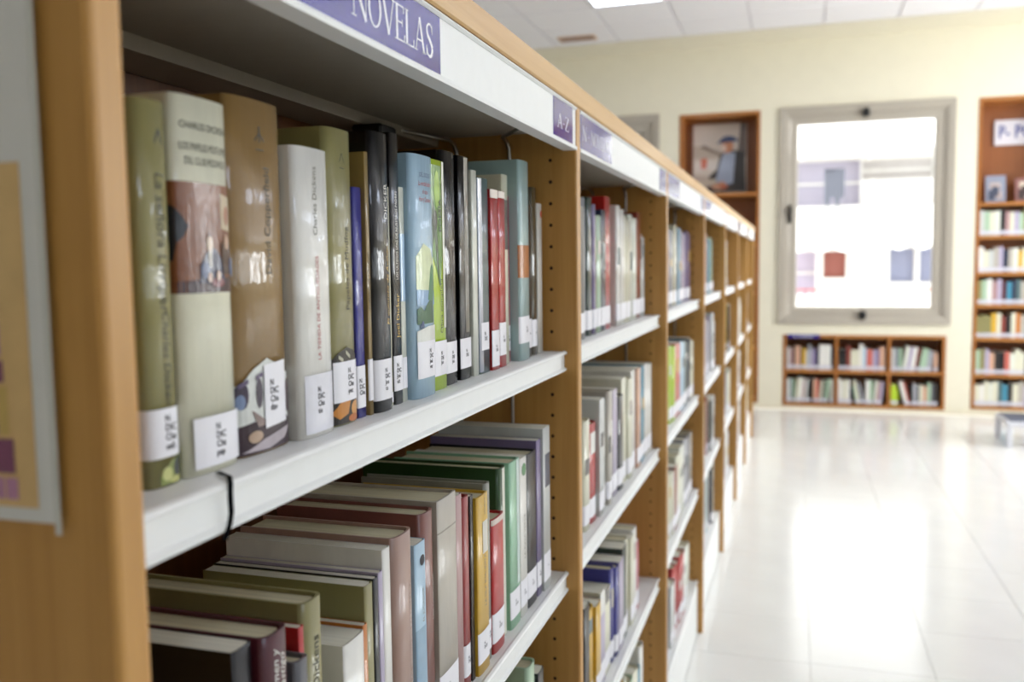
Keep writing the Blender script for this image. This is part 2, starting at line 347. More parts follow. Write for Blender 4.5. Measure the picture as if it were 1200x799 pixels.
def seg(p0, p1, w):
    (x0, y0), (x1, y1) = p0, p1; d = math.hypot(x1-x0, y1-y0); nx, ny = -(y1-y0)/d*w/2, (x1-x0)/d*w/2
    return [(x0+nx, y0+ny), (x1+nx, y1+ny), (x1-nx, y1-ny), (x0-nx, y0-ny)]
def serif_glyph(c):
    th, tn = .13, .05; q = []
    def S(x, y, w=.26): q.append([(x-w/2, y-.018), (x+w/2, y-.018), (x+w/2, y+.018), (x-w/2, y+.018)])
    if c == 'N': q += [seg((.12, 0), (.12, 1), tn), seg((.12, 1), (.8, 0), th), seg((.8, 0), (.8, 1), tn)]; S(.12, .02); S(.08, .98, .2); S(.8, .98); w = .92
    elif c == 'O':
        for i in range(24):
            a, b = 2*PI*i/24, 2*PI*(i+1)/24
            ro = lambda t: (.42+.4*math.cos(t), .5+.52*math.sin(t)); ri = lambda t: (.42+.29*math.cos(t), .5+.475*math.sin(t))
            q.append([ro(a), ro(b), ri(b), ri(a)])
        w = .84
    elif c == 'V': q += [seg((.1, 1), (.45, 0), th), seg((.45, 0), (.78, 1), tn)]; S(.1, .98); S(.78, .98, .22); w = .86
    elif c == 'E': q += [seg((.14, 0), (.14, 1), th), seg((.1, .975), (.6, .975), tn), seg((.1, .025), (.64, .025), tn), seg((.14, .52), (.5, .52), tn), seg((.6, .8), (.6, 1), tn), seg((.63, 0), (.65, .22), tn), seg((.5, .42), (.5, .62), tn)]; S(.12, .02, .24); S(.12, .98, .24); w = .68
    elif c == 'L': q += [seg((.14, 0), (.14, 1), th), seg((.1, .025), (.62, .025), tn), seg((.61, 0), (.64, .24), tn)]; S(.14, .98); S(.12, .02, .24); w = .66
    elif c == 'A': q += [seg((.42, 1.0), (.12, 0), tn), seg((.42, 1.0), (.74, 0), th), seg((.22, .34), (.62, .34), tn)]; S(.12, .02, .22); S(.74, .02); w = .86
    elif c == 'S':
        pts = [(.52, .78), (.5, .9), (.4, .98), (.27, .98), (.15, .9), (.12, .77), (.17, .64), (.32, .53), (.46, .42), (.54, .3), (.52, .15), (.41, .03), (.27, .02), (.15, .08), (.1, .24)]
        ws = [tn, tn, tn, .06, .09, .11, .13, .14, .14, .13, .11, .08, .06, tn, tn]
        q += [seg(pts[i], pts[i+1], ws[i]+.01) for i in range(len(pts)-1)]; q += [seg((.53, .7), (.53, .98), .035), seg((.09, .02), (.09, .32), .035)]; w = .62
    elif c == 'Z': q += [seg((.1, .975), (.6, .975), tn), seg((.6, .97), (.1, .03), th), seg((.1, .025), (.64, .025), tn), seg((.1, .8), (.1, 1), tn), seg((.64, 0), (.64, .22), tn)]; w = .72
    elif c == '-': q += [seg((.05, .4), (.3, .4), .07)]; w = .36
    else: w = .35
    return q, w
def sign_text(s, y0, y1, z0, z1, x, parent):
    gl = [serif_glyph(c) for c in s]; tot = sum(w for _, w in gl); ky = (y1-y0)/tot; kz = z1-z0; b = MB(); y = y0
    for q, w in gl:
        for i, pl in enumerate(q): b.poly([(x+.00003*(i % 3), y+u*ky-OY, z0+v*kz) for u, v in pl], [list(range(len(pl)))], SIGNW)
        y += w*ky
    o = b.build('lettering', parent, fix=False)
    return o
for k in range(7):
    a = Y0+BAY*k+T/2+.0006; e = Y0+BAY*(k+1)-T/2-.0006
    # metal canopy: face with rails, lip and recessed underside
    b = MB()
    b.extr([(0.0002, 1.4685), (.001, 1.4665), (-.001, 1.4645), (-.002, 1.4645), (-.002, 1.4165), (0, 1.4160), (.0006, 1.4135), (0, 1.411), (-.019, 1.411), (-.020, 1.413), (-.020, 1.4688), (-.004, 1.4688)], a-OY, e-OY, 'y', WHM)
    b.build('fascia', bc)
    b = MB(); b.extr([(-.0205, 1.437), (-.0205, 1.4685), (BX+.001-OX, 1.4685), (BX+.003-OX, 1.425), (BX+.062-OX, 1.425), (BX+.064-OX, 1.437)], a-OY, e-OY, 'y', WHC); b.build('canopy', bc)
    for (s0, s1, txt) in ((a+.045 if k == 0 else a-.002, a+.384 if k == 0 else a+.228, 1), (e-.118 if k == 0 else e-.135, e-.018, 2)):
        s0 = max(s0, a+.006); s1 = min(s1, e-.004)
        if k: 
            if txt == 2: s0, s1 = e-.105, e-.015
        sg = part('sign_plate', bc, SIGN, (-.0019, -.0013, s0-OY, s1-OY, 1.4168, 1.4640))
        if txt == 1:
            if k == 0: sign_text('NOVELAS', .5675, .712, 1.4265, 1.4535, -.0011, sg).location = (0, 0, 0); sign_text('N-', .495, .545, 1.4265, 1.4535, -.0011, sg)
            else: sign_text('N - NOVELAS', s0+.012, s1-.012, 1.430, 1.450, -.0011, sg)
        else: sign_text('A-Z', s0+.017, s1-.021, 1.429, 1.447, -.0011, sg)
    for br in (1,):
        part('bracket', bc, BLACK, (BX+.045-OX, BX+.085-OX, e-.235-OY, e-.19-OY, 1.402, 1.4249), bev=.003)
    part('back_panel', bc, WBK_SHADE, (BX-.012-OX, BX-OX, a-OY, e-OY, .03, H-.034))
    for i, z in enumerate(SZ):
        L = LX-OX; b = MB()
        b.extr([(L, z-.001), (L+.0012, z-.003), (L+.0006, z-.005), (L-.003, z-.0065), (L-.003, z-.0235), (L+.0004, z-.0255), (L+.0002, z-.028), (L-.004, z-.0285), (L-.012, z-.0275), (L-.0125, z-.0075), (BX+.014-OX, z-.0075), (BX+.014-OX, z-.02), (BX+.003-OX, z-.02), (BX+.002-OX, z+.012), (BX+.0035-OX, z+.012), (BX+.005-OX, z-.0012), (L-.006, z-.0012), (L-.003, z)], a-OY, e-OY, 'y', WHM)
        b.build('shelf', bc)
    part('plinth', bc, WHM, (-.032, -.018, a-OY, e-OY, .002, .1555))

def bookend(y, xa, xb, ztop, zlow, label, grp=None):
    b = MB(); s = STEEL
    for x, tx, ty in ((xa, xa-.045, y-.16), (xb, xb+.04, y-.075)):
        pts = [(tx-xa, ty-y, ztop-.004), (x-xa, -.03, ztop-.008), (x-xa, -.012, ztop-.012), (x-xa, -.003, ztop-.02), (x-xa, 0, ztop-.035), (x-xa, 0, zlow)]
        b.tube(pts, .0026, s)
    b.tube([(0, 0, zlow), (.003, 0, zlow-.006), (xb-xa-.003, 0, zlow-.006), (xb-xa, 0, zlow)], .0026, s)
    o = b.build('wire_bookend', None, (xa, y, 0)); tag(o, label, 'bookend', grp)
bays = ['nearest bay', 'second bay', 'third bay', 'fourth bay', 'fifth bay', 'sixth bay', 'farthest bay']
for k in (0, 1, 2):
    for i, zt in ((0, 1.437), (1, SZ[0]-.0075)):
        y = Y0+BAY*(k+1)-T/2-.0055
        bookend(y, -.463, -.385, zt, zt-.19, 'bent steel wire bookend at the far end of %s shelf in the %s' % (['top', 'second'][i], bays[k]))

# ------------------------------------------------------------------ books
C = dict(olive='8d8656', cream='dcd9c2', tan='8f7144', white='e6e3dc', blue='34348a', gold='8f7643', black='0b0a0e', ltblue='a8c6da', lime='b4d02e', teal='4f6668',
 red='b41f1f', pink='b85468', paleteal='a4bebd', brown='4b4433', maroon='4f1c27', grey='5f5f63', orange='c4752a', lilac='b3a8bf', taupe='a58578', rust='7f4c42', greige='b5ada0',
 mauve='b08a89', maroonred='9a3636', dark='2b2320', yellow='d3a72f', greygreen='8b8c80', green='2a4a20', mint='8fbf9d', navy='1d2740', palegreen='a9c3a6', pale='dfe0d2', redbrown='8a3b2f',
 greywhite='c7c9c6', violet='7d6f96', silver='a5a6ac', darkgreen='22352c', peach='d3a58a', tealblue='3f8aa5', salmon='c8685a')
NM = dict(pale='off-white', ltblue='light blue', paleteal='pale teal', maroonred='dull red', greygreen='grey-green', palegreen='pale green', redbrown='red-brown', greywhite='pale grey', darkgreen='dark green', tealblue='teal blue')
def arc(t, b, n=8, off=0, y_in=0.0):
    """outline of a spine from y=0 to y=t, bulging to x=0 at the middle (superellipse)"""
    out = []
    for i in range(n+1):
        s = i/n; w = 1-abs(2*s-1)**3.0; out.append((-b+b*w**.5 + off, y_in+(t-2*y_in)*s if True else 0))
    return out
def spx(b, s): return -b+b*max(0, 1-abs(2*s-1)**3.0)**.5
ROUND = {}
def cover_mb(t, h, d, b, bt, m):
    N = 10; o = [(-d, 0)]; i_ = [(-d, bt)]
    for k in range(N+1):
        s = k/N; s = .5-.5*math.cos(PI*s); o.append((spx(b, s), t*s)); i_.append((spx(b, s)-bt, bt+(t-2*bt)*s))
    o.append((-d, t)); i_.append((-d, t-bt)); n = len(o); B_ = MB()
    vs = [(x, y, z) for z in (0, h) for x, y in o]+[(x, y, z) for z in (0, h) for x, y in i_]
    fs = []; smf = []
    for k in range(n-1):
        f = (k, k+1, n+k+1, n+k); (smf if 0 < k < n-2 else fs).append(f)
        fs.append((2*n+k+1, 2*n+k, 3*n+k, 3*n+k+1)); fs.append((k+1, k, 2*n+k, 2*n+k+1)); fs.append((n+k, n+k+1, 3*n+k+1, 3*n+k))
    fs += [(0, n, 3*n, 2*n), (n-1, 3*n-1, 4*n-1, 2*n-1)]
    B_.poly(vs, fs, m); B_.poly(vs, smf, m, True); return B_
def page_mb(t, h, d, b, bt, m, sq):
    N = 6; o = [(-d+sq+.0004, bt+.0001)]
    for k in range(N+1):
        s = k/N; o.append((spx(b, s)*.9-bt-.0012, bt+.0001+(t-2*bt-.0002)*s))
    o.append((-d+sq+.0004, t-bt-.0001)); B_ = MB(); B_.extr(o, max(sq, .0002), h-max(sq, .0003), 'z', m); return B_
class Book:
    """spine faces +x; local x from -d to 0, y from 0 to t, z from 0 to h"""
    def __init__(s, loc, t, h, d, col, hard=True, gloss=1, bulge=None, page=None, tilt=0, parts=True, pm=None):
        s.t, s.h, s.d = t, h, d; s.b = bulge if bulge is not None else (min(.006, t*.22) if hard else min(.0015, t*.1)); s.n = 0
        bt = .0022 if hard and t > .012 else .0006; sq = .003 if hard and t > .012 else .0002
        s.m = mat(col, .4 if gloss else .6, gloss, .5 if gloss else 0, .15 if gloss > .5 else .4, 0, .07, (40, 40, 14)); s.root = empty('book', loc); s.root.rotation_euler = (tilt, 0, 0)
        s.col = col
        cover_mb(t, h, d, s.b, bt, s.m).build('cover', s.root, fix=True); page_mb(t, h, d, s.b, bt, page or (PAGE if hard else PAGE2), sq).build('page_block', s.root)
    def lay(s): s.n += 1; return .00012+.00008*s.n
    def pt(s, u, z, off):
        """u: 0..1 across the spine; below 0 wraps on the near board, above 1 on the far board (in metres/t)"""
        if u < 0: return (-s.b+u*s.t, -off, z)
        if u > 1: return (-s.b-(u-1)*s.t, s.t+off, z)
        return (spx(s.b, u)+off, s.t*u, z)
    def patch(s, name, u0, u1, z0, z1, m, label=None, skew=0):
        off = s.lay(); b = MB(); us = [u0]; K = 14
        us += [(.5-.5*math.cos(PI*k/K)) for k in range(K+1) if u0 < .5-.5*math.cos(PI*k/K) < u1]+[u1]
        us = sorted(us); v = []
        for u in us: v += [s.pt(u, z0+skew*u, off), s.pt(u, z1+skew*u, off)]
        b.poly(v, [(2*i, 2*i+2, 2*i+3, 2*i+1) for i in range(len(us)-1)], m, True); o = b.build(name, s.root, fix=False)
        if label: o['label'] = label
        return o
    def polys(s, name, lst, label=None):
        b = MB()
        kn = [-9]+[.5-.5*math.cos(PI*k/12) for k in range(13)]+[9]
        def clip(pl, a, sg):
            out = []
            for i in range(len(pl)):
                p, q = pl[i], pl[(i+1) % len(pl)]; ip = (p[0]-a)*sg >= 0; iq = (q[0]-a)*sg >= 0
                if ip: out.append(p)
                if ip != iq: f = (a-p[0])/(q[0]-p[0]); out.append((a, p[1]+(q[1]-p[1])*f))
            return out
        for m, pl in lst:
            off = s.lay()
            for a_, c_ in zip(kn, kn[1:]):
                w = clip(clip(pl, a_, 1), c_, -1)
                if len(w) > 2: b.poly([s.pt(u, z, off) for u, z in w], [list(range(len(w)))], m)
        o = b.build(name, s.root, fix=False)
        if label: o['label'] = label
        return o
    def text(s, txt, u, z, size, m, vert=True, bold=0, shear=0, space=1.0, align='CENTER', name='lettering', line=1.0, sx=1.0, parent=None, flip=True):
        vs, fs = text_geo(txt, bold, shear, space, align, line); off = s.lay()+.0001; b = MB(); q = []
        for x, y, _ in vs:
            x *= size*sx; y *= size
            if vert: uu, zz = (u+y/s.t, z-x) if not flip else (u-y/s.t, z+x)
            else: uu, zz = u+x/s.t, z+y
            q.append(s.pt(uu, zz, off))
        b.poly(q, fs, m); o = b.build(name, parent or s.root, fix=False); return o
    def call(s, lines, z0=.008, z1=.043, u0=-.05, u1=1.0, size=.0055, u=None, skew=0, rot=False):
        lab = s.patch('spine_label', u0, u1, z0, z1, LABELM, skew=skew)
        if lines: s.text(lines, u if u is not None else .62, (z0+z1)/2+skew*.5, size, INK, vert=rot, bold=.02, parent=lab, align='LEFT' if not rot else 'CENTER', line=.92, sx=1.0)
        return lab
def ell(cx, cz, rx, rz, n=12, a0=0, a1=2*PI): return [(cx+rx*math.cos(a0+(a1-a0)*k/n), cz+rz*math.sin(a0+(a1-a0)*k/n)) for k in range(n if a1-a0 > 6.2 else n+1)]
DARKT = mat('3a3828', .6); GOLDT = mat('b99a4a', .35, metal=.4); GREYT = mat('7d7a6c', .6); WHT = mat('e8e4dc', .5); REDT = mat('a8323a', .5)
def bk(shelf, y, t, h, col, label, grp, dx=0, d=None, **k):
    x = -.335+dx
    b = Book((x, y, SZ[shelf]-.001), t-.0004, h, d or .15, C.get(col, col), **k); tag(b.root, label, 'book', grp); return b
G1 = 'novels on the top shelf of the nearest bay'
b = bk(0, .4030, .0275, .213, 'olive', 'olive hardback, first book beside the end panel on the top shelf', G1)
b.text('La señora Lirriper', .6, .136, .0115, DARKT, shear=.12, sx=.92, flip=False); b.text('Charles Dickens', .6, .070, .0085, DARKT, shear=.15, flip=False)
b.polys('logo', [(DARKT, seg((.5, .19), (.62, .197), .003)), (DARKT, seg((.62, .197), (.74, .19), .003))])
b.polys('cover_picture', [(mat('7e8a3a', .4, .8), [(.25, .001), (1, .001), (1, .017), (.6, .014), (.25, .006)]), (mat('c3c47c', .4, .8), ell(.45, .007, .16, .004)), (mat('28302c', .4, .8), ell(.8, .009, .15, .006)), (mat('b8b86a', .4, .8), ell(.7, .003, .2, .002))])
b.call('N\nDIC\nCha\nseñ', .0165, .044, -.5, 1.0, .0057, .42)
b = bk(0, .4313, .0525, .220, 'cream', 'thick cream hardback with a painting of seated gentlemen across its spine', G1, dx=.003)
b.text('CHARLES DICKENS', .52, .203, .0058, DARKT, vert=False, sx=.9); b.text('LOS PAPELES PÓSTUMOS\nDEL CLUB PICKWICK', .52, .187, .0062, DARKT, vert=False, sx=.66, line=1.3)
b.patch('cover_picture', -.55, 1.0, .107, .171, mat('7d4a2c', .35, .5, .8, spec=.2, var=.12))
K = lambda h: mat(h, .4, .5, .6, spec=.2, var=.1)
b.polys('painted_figures', [(K('3a1c1e'), [(0, .107), (1, .107), (1, .116), (0, .114)]), (K('c9b79a'), [(.74, .166), (.98, .164), (.98, .143), (.74, .145)]), (K('a8765e'), ell(.86, .153, .06, .006)),
  (K('20222c'), [(-.1, .159), (.0, .157), (.1, .150), (.16, .146), (.1, .140), (.02, .136), (.0, .126), (-.1, .125)]),
  (K('33304a'), [(.3, .113), (.32, .123), (.42, .130), (.5, .134), (.6, .133), (.7, .128), (.76, .12), (.78, .112)]), (K('d9c4ae'), ell(.5, .136, .055, .0055)), (K('6b4030'), [(.45, .139), (.5, .1425), (.56, .139), (.5, .1405)]),
  (K('d8d2c6'), [(.46, .131), (.53, .131), (.52, .122), (.48, .122)]), (K('4e5a7c'), ell(.4, .12, .08, .005)), (K('5a4236'), [(.72, .136), (.9, .136), (.95, .118), (.74, .118)]), (K('c9a58c'), ell(.82, .137, .045, .0045)),
  (K('7a3438'), ell(.62, .113, .12, .003)), (K('cfae9a'), ell(.47, .116, .04, .003)), (K('cfae9a'), ell(.63, .117, .04, .003)), (K('5b6a8c'), ell(.92, .122, .06, .006))])
b.call('N\nDIC\nCha\npap', .004, .034, .1, .99, .0057, .45)
rb = MB(); pts = [(x+.332, y-.4313, z-1.134) for x, y, z in ((-.326, .449, 1.1352), (-.310, .437, 1.1362), (-.3035, .4290, 1.1350), (-.3022, .4266, 1.128), (-.3022, .4270, 1.118), (-.3032, .4264, 1.111), (-.3045, .4230, 1.103))]
vs = []
for x, y, z in pts: vs += [(x-.0009, y-.0012, z), (x+.0009, y+.0012, z), (x+.0004, y+.0014, z-.0003), (x-.0014, y-.001, z-.0003)]
rb.poly(vs, [(i*4+k, i*4+(k+1) % 4, i*4+4+(k+1) % 4, i*4+4+k) for i in range(len(pts)-1) for k in range(4)]+[(0, 1, 2, 3), (24, 25, 26, 27)], mat('08080c', .8, spec=.1))
rb = rb.build('ribbon', b.root); rb['label'] = 'black ribbon bookmark hanging over the shelf edge'
b = bk(0, .4850, .0625, .229, 'tan', 'thick tan brown hardback with a sketched cat picture at the foot of its spine', G1, dx=.001)
b.text('David Copperfield', .62, .152, .0095, DARKT)
b.polys('logo', [(DARKT, seg((.42, .203), (.51, .208), .0012)), (DARKT, seg((.51, .208), (.6, .203), .0012)), (DARKT, [(.495, .2125), (.52, .2125), (.515, .202), (.5, .202)]), (DARKT, seg((.44, .1975), (.58, .1975), .0008))])
KW = K('d8dad6')
b.polys('cover_picture', [(KW, [(.0, .001), (1, .001), (1, .052), (.9, .05), (.75, .056), (.5, .062), (.25, .056), (.1, .049), (0, .046)]), (K('3b2b35'), [(0, .001), (1, .001), (1, .016), (.85, .022), (.7, .016), (.45, .02), (.25, .022), (0, .02)]),
  (K('4c4454'), ell(.08, .040, .09, .009)), (K('7f8fb0'), ell(.06, .036, .06, .005)), (K('4c4454'), ell(.34, .04, .06, .010)), (K('5a4a50'), ell(.92, .034, .08, .012)), (K('8f7c78'), [(.2, .03), (.42, .022), (.5, .018), (.3, .018)]),
  (K('b9aeb4'), [(.05, .003), (.5, .002), (.8, .006), (.95, .014), (.7, .012), (.4, .009)]), (K('6b5f7a'), seg((.03, .046), (.16, .049), .003)), (K('6b5f7a'), seg((.28, .05), (.4, .052), .003)), (K('b59a84'), ell(.25, .012, .12, .004))])
b.call('N\nDIC\nCha\ndav', .014, .056, .42, .84, .006, .52, skew=.004)
b = bk(0, .5498, .0490, .205, 'white', 'white hardback with a vertical title beside the thick tan brown book', G1, dx=.008)
b.text('Charles Dickens', .48, .168, .008, GREYT, sx=.92); b.text('LA TIENDA DE ANTIGÜEDADES', .5, .092, .006, REDT, sx=.88)
b.patch('spine_label', .1, .97, .003, .045, mat('dedde6', .4, .6), None); b.text('N\nDIC\nCha\ntie', .4, .026, .0056, INK, vert=False, align='LEFT', line=.92, sx=1, bold=.02)
b = bk(0, .6006, .0425, .225, 'olive', 'olive hardback with an orange and dark picture at the foot of its spine', G1, dx=.004)
b.text('Papeles de Mudfog', .62, .120, .0085, DARKT); b.polys('logo', [(DARKT, seg((.42, .2), (.51, .207), .0012)), (DARKT, seg((.51, .207), (.6, .2), .0012)), (DARKT, seg((.42, .196), (.6, .196), .0006))])
b.polys('cover_picture', [(K('2a2522'), [(0, .001), (1, .001), (1, .05), (.8, .056), (.5, .06), (.2, .056), (0, .05)]), (K('c47f35'), [(.0, .01), (.3, .02), (.6, .018), (.5, .008), (.2, .005)]), (K('d39a5a'), ell(.8, .011, .18, .006)), (K('c07038'), ell(.7, .004, .2, .003)), (K('b9b7a2'), seg((.2, .053), (.35, .05), .003)), (K('b9b7a2'), seg((.45, .056), (.6, .052), .003))])
b.call('N\nDIC\nCha\npec', .018, .049, .06, .98, .0057, .5)
b = bk(0, .6440, .0150, .184, 'blue', 'thin dark blue book beside the olive hardback with the orange picture', G1, dx=.002, hard=False); b.call('N\nDIC\nCha', .008, .042, -.1, 1, .0052, .15)
b = bk(0, .6607, .0070, .213, 'gold', 'very thin gold and black book behind the dark blue one', G1, dx=.004, hard=False); b.text('CUENTO DE NAVIDAD', .5, .11, .0045, BLACK); b.call(None, .012, .046, -.1, 1)
b = bk(0, .6690, .0345, .231, 'black', 'tall thick black glossy book beside the thin gold one', G1, dx=.007)
b.text('El quinteto de Aviñón', .7, .105, .0075, GOLDT, shear=.2); b.text('DICKER', .65, .175, .0085, WHT); b.call('N\nDIC\nJoe\nca', .010, .044, -.02, 1, .0054, .4)
b = bk(0, .7040, .0110, .189, 'cream', 'slim cream book between two tall black ones', G1, hard=False); b.call(None, .003, .012, 0, 1)
b = bk(0, .7155, .0185, .236, 'black', 'tall narrow black book with gold and white lettering running down its spine', G1, dx=.001, hard=False)
b.text('Joël Dicker', .5, .078, .0085, GOLDT); b.text('LOS ÚLTIMOS DÍAS DE NUESTROS PADRES', .5, .148, .0056, WHT, sx=.72); b.call('N\nDIC\nJoë\nult', .012, .043, 0, 1, .0052, .2)
b = bk(0, .7345, .0110, .191, 'pale', 'slim pale book touching the light blue hardback', G1, hard=False); b.patch('picture', 0, 1, .09, .15, mat('9dbbd6', .4, .8)); b.call(None, .012, .04, 0, 1)
b = bk(0, .7465, .0530, .222, 'ltblue', 'light blue hardback with red lettering and a seaside tree landscape on its spine', G1, dx=.008)
b.text('JOËL DICKER', .52, .204, .0056, mat('4d5a78', .5), vert=False, sx=.8); b.text('La verdad sobre\nel caso\nHarry Quebert', .52, .189, .0062, REDT, vert=False, line=1.15, sx=.72)
b.polys('cover_picture', [(K('d3dcae'), [(.12, .085), (.92, .085), (.92, .12), (.7, .137), (.4, .142), (.12, .13)]), (K('7fa3c6'), [(.12, .085), (.92, .085), (.92, .098), (.12, .1)]), (K('3f7a50'), [(.55, .09), (.62, .105), (.7, .12), (.78, .124), (.85, .118), (.86, .1), (.8, .088)]),
  (K('2f5f40'), [(.12, .068), (.12, .082), (.25, .084), (.38, .08), (.5, .086), (.62, .09), (.78, .088), (.8, .068)]), (K('24476a'), ell(.28, .066, .09, .003)), (K('dfe0da'), [(.1, .05), (.92, .05), (.92, .066), (.5, .0655), (.1, .062)]), (K('4a5a80'), ell(.3, .068, .05, .003))])
b.call('N\nDIC\nJoë\nver', .018, .052, .1, .97, .0054, .55)
b = bk(0, .8000, .0380, .223, 'lime', 'lime green book with a leafy photograph on the upper spine', G1, hard=False, dx=.002)
b.polys('cover_picture', [(K('5f8a3a'), [(.05, .135), (.3, .12), (.6, .1), (.75, .13), (.75, .218), (.05, .218)]), (K('2e4a22'), [(.05, .13), (.25, .15), (.45, .11), (.55, .1), (.4, .17), (.1, .19)]), (K('9fc25a'), ell(.45, .195, .18, .018)), (K('26301e'), ell(.3, .165, .15, .01))])
b.patch('margin', .78, 1, .06, .2225, mat('e3e6d6', .4, .9, .9)); b.text('Obra completa', .62, .082, .0088, DARKT); b.text('POESÍA', .62, .17, .01, mat('20301c', .5)); b.call('N\nDIE\nJos', .014, .048, 0, 1, .005, .5)
b = bk(0, .8390, .0420, .236, 'black', 'tall black hardback beside the lime green book', G1, dx=-.001, d=.165); b.call('N\nDIE\nJos', .012, .044, -.05, 1, .005, .45)
b = bk(0, .8880, .0330, .236, 'black', 'tall glossy black book next to a slim white one', G1, dx=-.002, hard=False); b.patch('margin', .45, .8, .05, .235, mat('50544e', .3, 1, .9)); b.call('N\nDIE', .012, .044, 0, 1, .005, .4)
b = bk(0, .9225, .0170, .224, 'pale', 'slim off-white paperback left of the dark teal book', G1, hard=False)
b = bk(0, .9420, .0360, .218, 'teal', 'dark teal book with a small square label above its foot', G1, hard=False); b.patch('stripe', .0, .3, .002, .217, mat('8a8fa0', .3, 1, .9)); b.call('N\nDIE', .026, .057, .15, .85, .006, .4)
b = bk(0, .9800, .0270, .208, 'red', 'bright red book, the left one of a pair', G1, dx=.002, hard=False); b.patch('top_band', 0, 1, .198, .2078, mat('dccfc4', .5)); b.call('N\nDIE', .004, .046, 0, 1, .0048, .4)
b = bk(0, 1.0110, .0255, .208, 'red', 'bright red book, the right one of a pair', G1, dx=.001, hard=False); b.patch('top_band', 0, 1, .2, .2078, mat('dccfc4', .5)); b.call('N\nDIE', .014, .053, 0, 1, .0048, .4)
b = bk(0, 1.0373, .0235, .230, 'cream', 'cream book with a black block high on its spine', G1, dx=-.003, hard=False); b.patch('black_block', 0, 1, .14, .2, K('1a1816'))
b = bk(0, 1.0616, .0200, .206, 'pink', 'thin pink-red book in front of the wide pale teal one', G1, dx=-.008, hard=False); b.call('N\nDIE', .014, .046, 0, 1, .0048, .4)
b = bk(0, 1.0828, .0450, .252, 'paleteal', 'tallest book of its shelf, wide pale teal hardback with an orange band', G1, dx=.005, d=.19, bulge=.004); b.patch('orange_band', 0, 1, .105, .146, K('b06a2e')); b.call('N\nDIE', .022, .056, 0, 1, .0048, .5)
b = bk(0, 1.1290, .0215, .199, 'black', 'short dark book just right of the pale teal one', G1, hard=False); b.call('N', .012, .05, 0, 1, .0048, .4)
b = bk(0, 1.1520, .0290, .224, 'brown', 'dark olive-brown hardback, second from the far end', G1); b.call('N', .012, .048, 0, 1, .0048, .5)
b = bk(0, 1.1815, .0230, .204, 'white', 'white book with a red spot near the top, last by the upright', G1, hard=False); b.polys('red_spot', [(K('c23a2c'), ell(.7, .19, .25, .005))])

G2 = 'novels on the second shelf of the nearest bay'
def b2(y, t, h, col, label, dx=0, d=.15, lab=None, **k):
    b = bk(1, y, t, h, col, label, G2, dx=dx+.014, d=d, gloss=k.pop('gloss', .4), **k)
    if lab: b.call('N\nDOS' if lab == 1 else None, .012, .046, 0, 1, .0048, .4)
    return b
b2(.4490, .0205, .207, 'black', 'black book with cream page tops, first beside the end panel on the second shelf', hard=False, lab=1)
b = b2(.4715, .0290, .207, 'maroon', 'dark maroon hardback with white script on its spine, near the end panel', lab=1, dx=.008)
b.text('Crimen y\ncastigo', .5, .178, .0095, WHT, shear=.35, line=.8)
b = b2(.5035, .0170, .178, 'grey', 'short charcoal hardback before the thin red book', dx=.01, lab=1)
b = b2(.5235, .0075, .193, 'red', 'thin red book behind the short charcoal one', hard=False)
b = b2(.5320, .0270, .206, 'olive', 'worn olive hardback with frayed corners and dark lettering', lab=1); b.text('Dickens', .5, .16, .012, DARKT, shear=.15); b.text('Grandes esperanzas', .5, .08, .009, DARKT)
b = b2(.5790, .0340, .157, 'white', 'short thick white paperback beside the worn olive hardback', hard=False, lab=1, dx=.004); b.text('El jugador', .6, .1, .01, INK)
b2(.6140, .0080, .159, 'orange', 'thin orange book behind the short thick white one', hard=False, dx=.002)
b = b2(.6228, .0145, .187, 'olive', 'flat olive green paperback with a wide cover, before a black one', hard=False)
b = b2(.6380, .0085, .188, 'black', 'thin black book against the flat olive green paperback', hard=False)
b = b2(.6470, .0085, .190, 'lilac', 'thin lilac book between thin black and white ones', hard=False)
b = b2(.6560, .0150, .206, 'white', 'white paperback left of the wide taupe hardback', hard=False, lab=1)
b = b2(.6715, .0385, .211, 'taupe', 'wide taupe hardback with faint white lettering', lab=1, dx=.004); b.text('LOS HERMANOS KARAMAZOV', .75, .12, .0065, mat('d9cbc2', .5))
b = b2(.7115, .0245, .193, 'ltblue', 'light blue book with a round black logo and darker blue foot', hard=False, dx=.004); b.patch('lower_band', 0, 1, 0.0005, .115, mat('8aa9c0', .4, .4)); b.polys('logo', [(INK, ell(.62, .176, .22, .005))]); b.text('EL JUGADOR', .65, .135, .0055, GREYT)
b = b2(.7370, .0310, .213, 'rust', 'reddish brown hardback behind the light blue book', lab=1); b.text('LOS DEMONIOS', .75, .13, .006, mat('d9cbc2', .5))
b = b2(.7700, .0500, .217, 'greige', 'thickest book of its shelf, greyish beige in a creased jacket', lab=1, bulge=.0015, dx=.002); b.patch('jacket_fold', 0, 1, .185, .1865, mat('a39b8f', .5))
b2(.8215, .0190, .209, 'mauve', 'mauve book touching the greyish beige one', hard=False)
b2(.8418, .0205, .202, 'maroonred', 'dull red hardback beside the mauve book', lab=1)
b2(.8632, .0100, .199, 'dark', 'thin very dark book pressed against the yellow one', hard=False)
b = b2(.8740, .0365, .194, 'yellow', 'yellow hardback with grey lettering and a white patch', lab=1, dx=.004, bulge=.002); b.text('LA ISLA INAUDITA', .6, .1, .007, GREYT); b.patch('white_patch', .4, .85, .13, .165, mat('d9d4c8', .5)); b.text('MENDOZA', .62, .183, .0045, GREYT)
b2(.9118, .0172, .200, 'greygreen', 'grey-green hardback with a reddish brown front board', lab=1)
b = b2(.9300, .0420, .155, 'red', 'short bright red hardback in front of the tall dark green one', lab=1, dx=.002, bulge=.003); b.patch('top_band', 0, 1, .148, .1545, mat('d9c9bd', .5))
